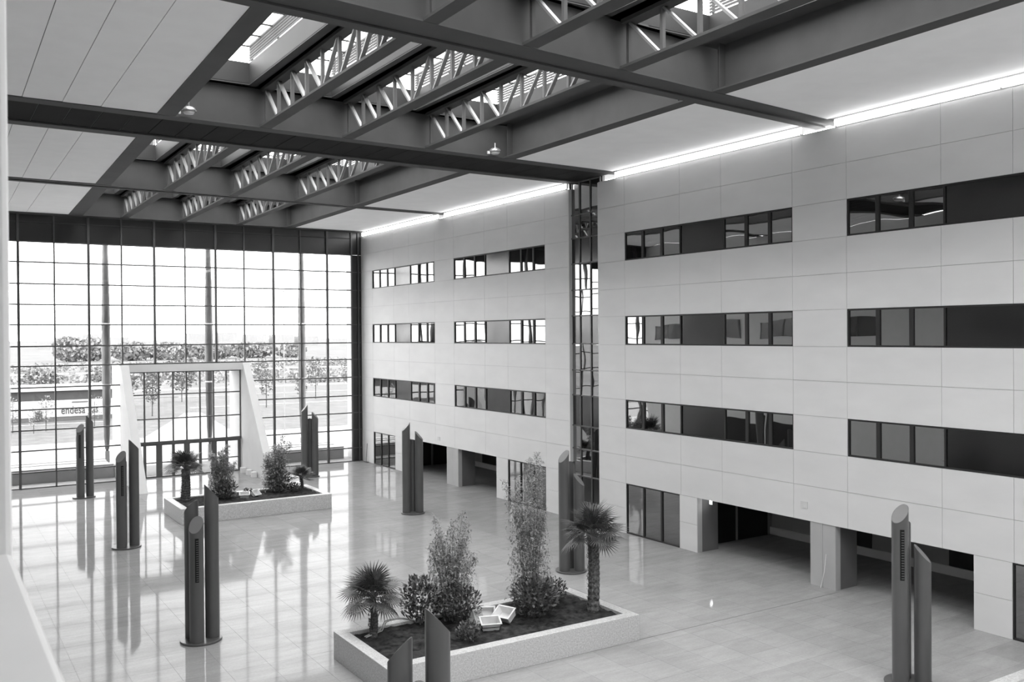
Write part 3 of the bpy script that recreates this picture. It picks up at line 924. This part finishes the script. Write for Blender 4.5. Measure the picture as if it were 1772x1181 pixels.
# dark tree clumps on the horizon
random.seed(5)
clumps = [(49, 400, 9, 5.0), (58, 410, 10, 4.8), (72, 400, 12, 3.8), (88, 405, 16, 3.6), (104, 400, 14, 3.2), (124, 410, 16, 3.4), (140, 405, 10, 3.2), (182, 400, 14, 4.4), (205, 405, 18, 4.6), (225, 400, 10, 4.0)]
places = ['far left', 'left of the left wrapped column', 'right of the left wrapped column', 'behind the left panes above the portal', 'above the portal', 'right of the middle wrapped column', 'right of the portal', 'left of the right wrapped column', 'right of the right wrapped column', 'at the right end of the glass wall']
for (x, y, wd, hg), pl in zip(clumps, places):
    t = thing('tree_clump', 'dark distant tree clump on the horizon, %s' % pl, 'trees', (x, y, 0), group='distant tree clumps')
    o = part('foliage', leaf_cloud(1500, wd * .72, 5, hg, 1.8, hg, 0), 'farleaf', t); o['kind'] = 'stuff'
    part('trunk', MB().tube([(0, 0, 0), (0, 0, hg)], .5, 6), 'bark', t)
# distant town
ORD = ['first', 'second', 'third', 'fourth', 'fifth', 'sixth', 'seventh', 'eighth', 'ninth', 'tenth', 'eleventh', 'twelfth', 'thirteenth', 'fourteenth', 'fifteenth', 'sixteenth', 'seventeenth', 'eighteenth', 'nineteenth', 'twentieth', 'twenty-first', 'twenty-second', 'twenty-third', 'twenty-fourth']
x = 40
kk = 0
while x < 520:
    wd = random.uniform(10, 24); hg = random.uniform(5, 9.5)
    if random.random() < .72:
        t = thing('apartment_block', 'pale distant apartment block on the horizon, %s from the left' % ORD[kk], 'building', (x, 900, 0), group='distant town')
        part('walls', MB().box(0, wd, 0, 15, 0, hg + 4), 'citywall', t)
        kk += 1
        mw = MB()
        for q in range(int(wd // 4)):
            mw.box(1.5 + q * 4, 3 + q * 4, -.1, 0, 4, hg + 2)
        part('window_strips', mw, 'paleleaf', t)
    x += wd + random.uniform(3, 14)
# lamp posts outside
for x, y, hh, lab in ((30.8, 91, 14, 'thin pale mast outside right of the portal'), (60, 180, 11, 'thin distant street lamp left of the right wrapped column')):
    t = thing('lamp_post', lab, 'lamp post', (x, y, 0))
    part('pole', MB().tube([(0, 0, 0), (0, 0, hh)], [.07, .04], 8), 'citywall', t)
    part('lamp_head', MB().box(-.5, .5, -.12, .12, hh, hh + .12), 'citywall', t)

# ------------------------------------------------------------------ ventilation pylons
def cut_tube(cx, cy, r, z0, ztop, ang, drop, n=28):
    """vertical tube cut obliquely, falling away in direction ang"""
    mb = MB(); sh = MB()
    dx, dy = math.cos(ang), math.sin(ang)
    ring0 = []; ring1 = []
    for j in range(n):
        t = 2 * PI * j / n
        x, y = r * math.cos(t), r * math.sin(t)
        k = (x * dx + y * dy) / r            # -1..1
        ring0.append((cx + x, cy + y, z0)); ring1.append((cx + x, cy + y, ztop - drop * (k + 1) / 2))
    mb.v = ring0 + ring1
    for j in range(n):
        j2 = (j + 1) % n
        mb.f.append((j, j2, n + j2, n + j))
    sh.v = [(cx + (p[0] - cx) * .93, cy + (p[1] - cy) * .93, p[2] + .004) for p in ring1]
    sh.f.append(tuple(range(n)))
    rim = MB(); rim.v = ring1 + sh.v
    for j in range(n):
        j2 = (j + 1) % n
        rim.f.append((j, j2, n + j2, n + j))
    return mb, sh, rim

def pylon(X, Y, lab, spec, grille):
    """spec: (angle towards, height); angle 0 = picture right, 90 = towards the camera"""
    t = thing('ventilation_pylon', lab, 'pylon', (X, Y, 0), group='ventilation pylons')
    disc = MB().tube([(0, 0, 0), (0, 0, .07)], [.63, .63], 40)
    o = part('base_disc', disc, 'pylon', t, bevel=.015)
    d = Vector((X, Y, 0)).normalized()
    rt = Vector((d.y, -d.x, 0)); tw_ = -d
    for k, (a, hh) in enumerate(spec):
        a = math.radians(a)
        v = rt * math.cos(a) + tw_ * math.sin(a)
        c = v * .35
        mb, cap, rim = cut_tube(c.x, c.y, .215, .07, hh, math.atan2(v.y, v.x), .46)
        tb = part('tube', mb, 'pylon', t, True)
        part('cap', cap, 'pylon_cap', tb)
        part('rim', rim, 'pylon', tb)
        if k in grille:
            ga = grille[k]
            gv = rt * math.cos(math.radians(ga)) + tw_ * math.sin(math.radians(ga))
            gt = Vector((-gv.y, gv.x, 0))
            z1 = hh - .62; z0 = z1 - 1.35
            gm = MB()
            p = c + gv * .212
            gm.hexa([p - gt * .055 - gv * .02 + Vector((0, 0, z0)), p + gt * .055 - gv * .02 + Vector((0, 0, z0)), p + gt * .055 + gv * .006 + Vector((0, 0, z0)), p - gt * .055 + gv * .006 + Vector((0, 0, z0))],
                    [p - gt * .055 - gv * .02 + Vector((0, 0, z1)), p + gt * .055 - gv * .02 + Vector((0, 0, z1)), p + gt * .055 + gv * .006 + Vector((0, 0, z1)), p - gt * .055 + gv * .006 + Vector((0, 0, z1))])
            go = part('grille', gm, 'slot', tb)
            gm = MB()
            for q in range(19):
                z = z0 + .05 + q * .068
                gm.bar(p + gt * .045 + gv * .008 + Vector((0, 0, z)), p - gt * .02 + gv * .008 + Vector((0, 0, z)), .012, .022)
            so = part('grille_slats', gm, 'pylon', tb); so['kind'] = 'stuff'
H, Mi, Lo = 4.86, 4.38, 3.92
pylon(8.05, 60.0, 'dark triple-tube ventilation pylon farthest left, near the glass wall', [(-20, H), (120, Mi), (235, Lo)], {1: 95})
pylon(7.72, 44.6, 'dark triple-tube ventilation pylon left of the far planter, second along the left row', [(-15, H), (125, Mi), (240, Lo)], {1: 75})
pylon(7.28, 29.6, 'dark triple-tube ventilation pylon standing alone at lower left, before the far planter', [(-12, H), (110, Lo), (222, Mi)], {1: 85})
pylon(7.02, 14.0, 'dark triple-tube ventilation pylon cut off by the bottom edge before the near planter', [(-22, H), (90, 3.72), (205, Mi)], {})
pylon(22.05, 60.0, 'dark triple-tube ventilation pylon behind the small palm near the glass wall', [(168, H), (12, Mi), (270, Lo)], {})
pylon(22.0, 44.4, 'dark triple-tube ventilation pylon in front of the first ground-floor opening', [(168, H), (12, Mi), (270, Lo)], {})
pylon(21.85, 29.95, 'dark triple-tube ventilation pylon behind the tall palm before the glazed recess', [(140, H), (20, Lo), (260, Mi)], {})
pylon(22.35, 15.25, 'dark triple-tube ventilation pylon nearest the right-hand facade in the foreground', [(125, H), (5, 3.78), (245, Mi)], {0: 75})

# ------------------------------------------------------------------ planters
def planter(x0, x1, y0, y1, lab, grav=False, h=.8, t=.36):
    cx, cy = (x0 + x1) / 2, (y0 + y1) / 2
    p = thing('planter', lab, 'planter', (cx, cy, 0), group='granite planters')
    a, bb = (x1 - x0) / 2, (y1 - y0) / 2
    for nm, bx in (('front_wall', (-a, a, -bb, -bb + t)), ('back_wall', (-a, a, bb - t, bb)), ('end_wall', (-a, -a + t, -bb + t, bb - t)), ('end_wall', (a - t, a, -bb + t, bb - t))):
        part(nm, MB().box(bx[0], bx[1], bx[2], bx[3], 0, h), 'granite', p, bevel=.012)
    # lumpy soil
    mb = MB(); nx, ny = 70, 32
    random.seed(int(x0 * 10))
    zz = [[h - .10 + random.uniform(-.02, .035) + .05 * math.sin(i * .33 + j * .5) * math.sin(j * .41) for j in range(ny + 1)] for i in range(nx + 1)]
    X = lambda i: -a + t - .02 + (2 * a - 2 * t + .04) * i / nx
    Yv = lambda j: -bb + t - .02 + (2 * bb - 2 * t + .04) * j / ny
    for i in range(nx + 1):
        for j in range(ny + 1): mb.v.append((X(i), Yv(j), zz[i][j]))
    for i in range(nx):
        for j in range(ny):
            q = i * (ny + 1) + j
            mb.f.append((q, q + ny + 1, q + ny + 2, q + 1))
    part('soil' if not grav else 'gravel', mb, 'soil' if not grav else 'gravel', p, True)
    return p
planter(10.13, 18.65, 22.0, 25.75, 'long low granite planter in the foreground full of dark soil')
planter(10.95, 18.95, 48.25, 52.2, 'long low granite planter before the entrance portal full of dark soil')
planter(21.3, 29.0 - 1.2, 9.0, 12.95, 'granite planter with white gravel cut off by the lower right corner', True)

# ------------------------------------------------------------------ plants
def fan_leaf(nf=26, R=.62, spread=300):
    """flat fan of narrow folded leaflets, petiole along +x ending at the hub"""
    mb = MB()
    hub = Vector((0, 0, 0))
    for k in range(nf):
        a = math.radians(-spread / 2 + spread * k / (nf - 1))
        L = R * (1 - .28 * abs(a) / math.radians(spread / 2)) * random.uniform(.92, 1.05)
        d = Vector((math.cos(a), math.sin(a), 0)); s = Vector((-d.y, d.x, 0))
        drp = -.10 * L
        m1 = hub + d * L * .55 + Vector((0, 0, .02)); wd = L * math.radians(spread / nf) * .22
        tip = hub + d * L + Vector((0, 0, drp - .04))
        mb.quad(hub, m1 - s * wd + Vector((0, 0, -.012)), tip, m1)
        mb.quad(hub, m1, tip, m1 + s * wd + Vector((0, 0, -.012)))
    return mb
random.seed(21)
FAN = [fan_leaf(26, 1.0, 290).mesh('frond', False, 'frond') for _ in range(3)]

def palm(x, y, lab, ztrunk, rtop, rbase, nfr, R, pet, zb=.70, dense=1.0, low=-40):
    t = thing('fan_palm', lab, 'palm', (x, y, zb), group='fan palms')
    H_ = ztrunk - zb
    pts = []; rr = []
    n = 26
    for k in range(n + 1):
        u = k / n
        pts.append((.05 * math.sin(u * 3), 0, -.05 + u * (H_ + .05)))
        rr.append((rbase + (rtop - rbase) * u) * (1 + (.07 if k % 2 else -.04)))
    part('trunk', MB().tube(pts, rr, 12), 'trunk', t)
    fb = MB()
    for k in range(int(160 * dense)):
        a = random.uniform(0, 2 * PI); z = random.uniform(0.05, H_)
        r = rbase + (rtop - rbase) * z / max(H_, .1)
        c = Vector((r * math.cos(a), r * math.sin(a), z)); d = Vector((math.cos(a) * .05, math.sin(a) * .05, .06 * random.choice((-1, 1, 1))))
        s = Vector((-math.sin(a), math.cos(a), 0)) * .025
        fb.quad(c - s, c + d, c + s)
    o = part('trunk_fibre', fb, 'trunk', t); o['kind'] = 'stuff'
    top = Vector((.05 * math.sin(3), 0, H_))
    for k in range(nfr):
        az = k * 2.39996 + random.uniform(-.2, .2)
        el = math.radians(low + (85 - low) * ((k + .5) / nfr) ** .9 + random.uniform(-8, 8))
        P = pet * random.uniform(.8, 1.1)
        d = Vector((math.cos(az) * math.cos(el), math.sin(az) * math.cos(el), math.sin(el)))
        mid = top + d * P * .5 + Vector((0, 0, .05)); end = top + d * P
        po = part('petiole', MB().tube([top, mid, end], [.018, .013, .011], 5), 'stem', t)
        fo = link('frond', FAN[k % 3], t, end)
        bend = el - math.radians(random.uniform(0, 22))
        q = Matrix.Rotation(az, 4, 'Z') @ Matrix.Rotation(-bend, 4, 'Y') @ Matrix.Rotation(random.uniform(-.5, .5), 4, 'X')
        fo.rotation_euler = q.to_euler(); s = R * random.uniform(.85, 1.1); fo.scale = (s, s, s)
random.seed(31)
palm(11.05, 25.0, 'fan palm with short trunk at the left end of the near planter', 1.80, .09, .13, 26, .64, .55, low=-30)
palm(17.92, 23.4, 'tall fan palm with shaggy trunk at the right end of the near planter', 3.10, .17, .19, 30, .66, .60, dense=2.2, low=-25)
palm(11.9, 51.5, 'fan palm with thick trunk at the left end of the far planter', 2.35, .2, .26, 24, .72, .62, dense=1.5, low=-12)
palm(18.2, 51.0, 'small low fan palm at the right end of the far planter', 1.35, .08, .1, 24, .46, .50, low=-5)

def bamboo(x, y, lab, hgt, wd, n, culms=9, zb=.70, leaf=.125, base_full=.35):
    t = thing('bamboo', lab, 'bamboo', (x, y, zb), group='bamboo clumps')
    lv = MB()
    for k in range(culms):
        a = k * 2.4; r = wd * .22 * random.random() ** .5
        lean = Vector((math.cos(a), math.sin(a), 0)) * wd * random.uniform(.15, .55)
        hh = hgt * (1 if k == 0 else random.uniform(.55, .97))
        p0 = Vector((r * math.cos(a), r * math.sin(a), -.05))
        pts = [p0 + lean * (u * u) + Vector((0, 0, hh * u)) for u in (0, .25, .5, .75, 1)]
        part('culm', MB().tube([tuple(p) for p in pts], [.016, .014, .011, .008, .003], 5), 'stem', t)
        for q in range(n // culms):
            u = random.uniform(.06, 1) ** .85
            i = min(int(u * 4), 3); f = u * 4 - i
            c = pts[i].lerp(pts[i + 1], f)
            rad = wd * (.52 * (1 - u) + .10) * random.random() ** .6
            b_ = random.uniform(0, 2 * PI)
            c = c + Vector((math.cos(b_) * rad, math.sin(b_) * rad, random.uniform(-.05, .12)))
            for _ in range(3):
                d = Vector((random.gauss(0, 1), random.gauss(0, 1), random.gauss(-.35, .6))).normalized() * leaf * random.uniform(.5, 1.1)
                s = d.cross(Vector((random.random() - .5, random.random() - .5, 1))).normalized() * leaf * .11
                lv.quad(c, c + d * .45 + s, c + d, c + d * .45 - s)
    o = part('foliage', lv, 'bamboo', t); o['kind'] = 'stuff'
def shrub(x, y, lab, r, h, n, leaf=.11, zb=.68, name='shrub', cat='shrub', mat='leaf'):
    t = thing(name, lab, cat, (x, y, zb))
    st = MB()
    for k in range(7):
        a = k * .9
        st.tube([(0, 0, 0), (math.cos(a) * r * .4, math.sin(a) * r * .4, h * .5), (math.cos(a) * r * .7, math.sin(a) * r * .7, h * .85)], [.02, .014, .006], 5)
    part('stem', st, 'stem', t)
    lv = MB()
    for _ in range(n):
        while True:
            p = Vector((random.uniform(-1, 1), random.uniform(-1, 1), random.uniform(-1, 1)))
            if .3 < p.length < 1: break
        c = Vector((p.x * r, p.y * r, h * .52 + p.z * h * .5))
        d = (Vector((p.x, p.y, abs(p.z) + .4)) + Vector((random.gauss(0, .5), random.gauss(0, .5), random.gauss(0, .5)))).normalized() * leaf * random.uniform(.7, 1.2)
        s = d.cross(Vector((random.random() - .5, random.random() - .5, 1))).normalized() * leaf * .26
        lv.quad(c, c + d * .35 + s, c + d * .75 + s * .7, c + d, c + d * .75 - s * .7, c + d * .35 - s)
    o = part('foliage', lv, mat, t); o['kind'] = 'stuff'
random.seed(41)
bamboo(13.75, 25.2, 'wispy pale bamboo clump in the left half of the near planter', 3.3, 1.2, 4200, 12)
bamboo(16.3, 24.6, 'taller wispy bamboo clump in the right half of the near planter', 5.0, 1.15, 4600, 11)
bamboo(13.7, 51.0, 'bushy bamboo clump in the left half of the far planter', 2.9, 1.15, 2200, 12, leaf=.2)
bamboo(16.8, 51.2, 'bushy bamboo clump before the right portal wall in the far planter', 3.15, 1.35, 2400, 12, leaf=.2)
shrub(12.7, 25.2, 'glossy broad-leaved shrub beside the short palm in the near planter', .62, 1.45, 750, .15)
shrub(13.7, 24.7, 'dense dark shrub at the foot of the left bamboo in the near planter', .75, 1.15, 800, .14)
shrub(13.15, 23.05, 'small round shrub near the front edge of the near planter', .36, .55, 420, .10)
shrub(15.9, 23.75, 'broad dark shrub in front of the taller bamboo in the near planter', .72, 1.25, 900, .16)
shrub(17.35, 24.85, 'round shrub behind and right of the taller bamboo in the near planter', .5, .8, 520, .11)
shrub(13.75, 50.6, 'dark shrub at the foot of the left bamboo in the far planter', .7, 1.0, 420, .16)
shrub(16.85, 50.8, 'dark shrub at the foot of the right bamboo in the far planter', .75, 1.2, 520, .16)
shrub(17.65, 50.7, 'small round shrub beside the low palm in the far planter', .36, .5, 260, .12)
shrub(15.2, 51.1, 'tiny ground shrub between the two bamboos of the far planter', .35, .35, 160, .12)

# white plastic crates lying on the soil
def crate(x, y, z, rz, tilt, lab, s=1.0, full=False, roll=0):
    t = thing('plastic_crate', lab, 'crate', (x, y, z), group='crates on the soil')
    t.rotation_euler = (tilt, roll, rz)
    a, bb, h, e = .27 * s, .19 * s, .24 * s, .018
    k = .86
    def wallq(P, Q, inw):
        mb = MB(); p, q = Vector(P), Vector(Q); n = Vector(inw) * e
        lo0, lo1 = Vector((p.x * k, p.y * k, 0)), Vector((q.x * k, q.y * k, 0))
        hi0, hi1 = Vector((p.x, p.y, h)), Vector((q.x, q.y, h))
        mb.hexa([lo0, lo1, lo1 + n, lo0 + n], [hi0, hi1, hi1 + n, hi0 + n]); return mb
    part('side', wallq((-a, -bb), (a, -bb), (0, 1, 0)), 'crate', t)
    part('side', wallq((a, bb), (-a, bb), (0, -1, 0)), 'crate', t)
    part('side', wallq((a, -bb), (a, bb), (-1, 0, 0)), 'crate', t)
    part('side', wallq((-a, bb), (-a, -bb), (1, 0, 0)), 'crate', t)
    part('bottom', MB().box(-a * k, a * k, -bb * k, bb * k, 0, e), 'crate', t)
    r = .03
    rim = MB().box(-a - r, a + r, -bb - r, -bb + .01, h - .02, h).box(-a - r, a + r, bb - .01, bb + r, h - .02, h).box(-a - r, -a + .01, -bb, bb, h - .02, h).box(a - .01, a + r, -bb, bb, h - .02, h)
    part('rim', rim, 'crate', t)
    if full: part('inner_plate', MB().box(-a, a, -bb, bb * .0, h * .45, h * .5), 'slot', t)  # black plate across half the inside
crate(14.18, 23.55, .78, -.35, .30, 'open white plastic crate standing upright at the front of the group, dark inside', 1.05, True)
crate(14.05, 24.35, .86, .55, 1.15, 'white plastic crate tipped on its side at the left of the group', 1.0, False, 0.2)
crate(14.62, 24.55, .80, -.45, .95, 'white plastic crate at the back of the group with its base showing', 1.0)
crate(15.0, 23.95, .82, -1.2, .55, 'white plastic crate at the right of the group tilted towards the front', 1.1)
crate(14.72, 50.2, .76, -.3, .3, 'open white crate on the soil of the far planter', .95, True)
crate(15.35, 50.5, .78, .6, .8, 'white crate tilted beside another in the far planter', .9)

# pale hoses on the soil of the near planter
t = thing('garden_hose', 'pale coiled hose lying on the soil by the short palm', 'hose', (11.5, 25.1, .74))
for k, off in enumerate((0, .1)):
    pts = [(-.75 + i * .16, -.3 + .55 * math.sin(i / 12 * PI * .55) + off, .02 + .22 * math.sin(i / 12 * PI) * (i > 4)) for i in range(13)]
    part('hose_loop', MB().tube(pts, .018, 6), 'hose', t, True)

# ------------------------------------------------------------------ small fixtures
def dome_lamp(x, y, lab, two=False):
    t = thing('dome_lamp', lab, 'lamp', (x, y, ZC + .02), group='dome lamps on the twin beam')
    prof = [(.0, .30), (.11, .29), (.21, .24), (.26, .16), (.27, .12)]
    mb = MB(); mb.tube([(0, 0, p[1]) for p in prof], [max(p[0], .01) for p in prof], 20)
    part('shade', mb, 'lampmetal', t, True)
    part('lens', MB().tube([(0, 0, .03), (0, 0, .10)], [.16, .22], 20), 'white', t, True)
    part('stem', MB().tube([(0, 0, .28), (0, 0, .5)], .03, 8), 'lampmetal', t)
    part('bracket', MB().box(-.38, -.28, -.04, .04, .0, .12), 'white', t)
dome_lamp(7.98, 33.45, 'small pale dome lamp on the twin beam near the left white ceiling')
dome_lamp(21.0, 34.15, 'small grey dome lamp on the twin beam near the right white ceiling')
t = thing('bare_bulb_lamp', 'bright bare spiral bulb under the lintel of the right-hand opening', 'lamp', (28.62, 29.0, 2.375))
pts = [(.0 + .05 * math.cos(k * .7), .05 * math.sin(k * .7), -.10 - k * .006) for k in range(30)]
part('spiral_tube', MB().tube(pts, .012, 6), 'bulb', t, True)
part('socket', MB().tube([(0, 0, 0), (0, 0, -.09)], .03, 10), 'white', t)
t = thing('leaning_rod', 'thin pale rod leaning on the pillar between the right-hand openings', 'rod', (28.06, 22.78, 0))
part('rod', MB().tube([(0, 0, 0), (.06, -.12, .6), (.07, -.2, 1.28)], .012, 6), 'crate', t)
for x, y, z, lab in ((WX - .02, 23.6, 2.95, 'small faint square plate on the facade above the right-hand pillar'), (WX - .02, 53.0, 2.78, 'small faint square plate on the facade above the left-hand pillar')):
    t = thing('wall_plate', lab, 'plate', (x, y, z))
    part('plate', MB().box(0, .02, -.16, .16, -.12, .12), 'plate', t)
t = thing('leaning_strip', 'thin dark strip leaning on the facade corner by the glass wall', 'rod', (28.0, 64.3, 0))
part('rod', MB().tube([(0, 0, 0), (.1, 0, 1.4)], .02, 6), 'mullion', t)
part('foot', MB().box(-.1, .1, -.3, .2, 0, .05), 'mullion', t)

# window portals that guide the daylight
portal((14, GY + .4, 7.8), (-PI / 2, 0, 0), 28, 15.6)
for bay in (0, 1, 2, 3):
    y0, y1 = bay_y(bay, 14)
    portal((14.3, (y0 + y1) / 2, 20.3), (0, 0, 0), 15, y1 - y0)
portal((14, 1.1, 17.6), (0, 0, 0), 14, 11)
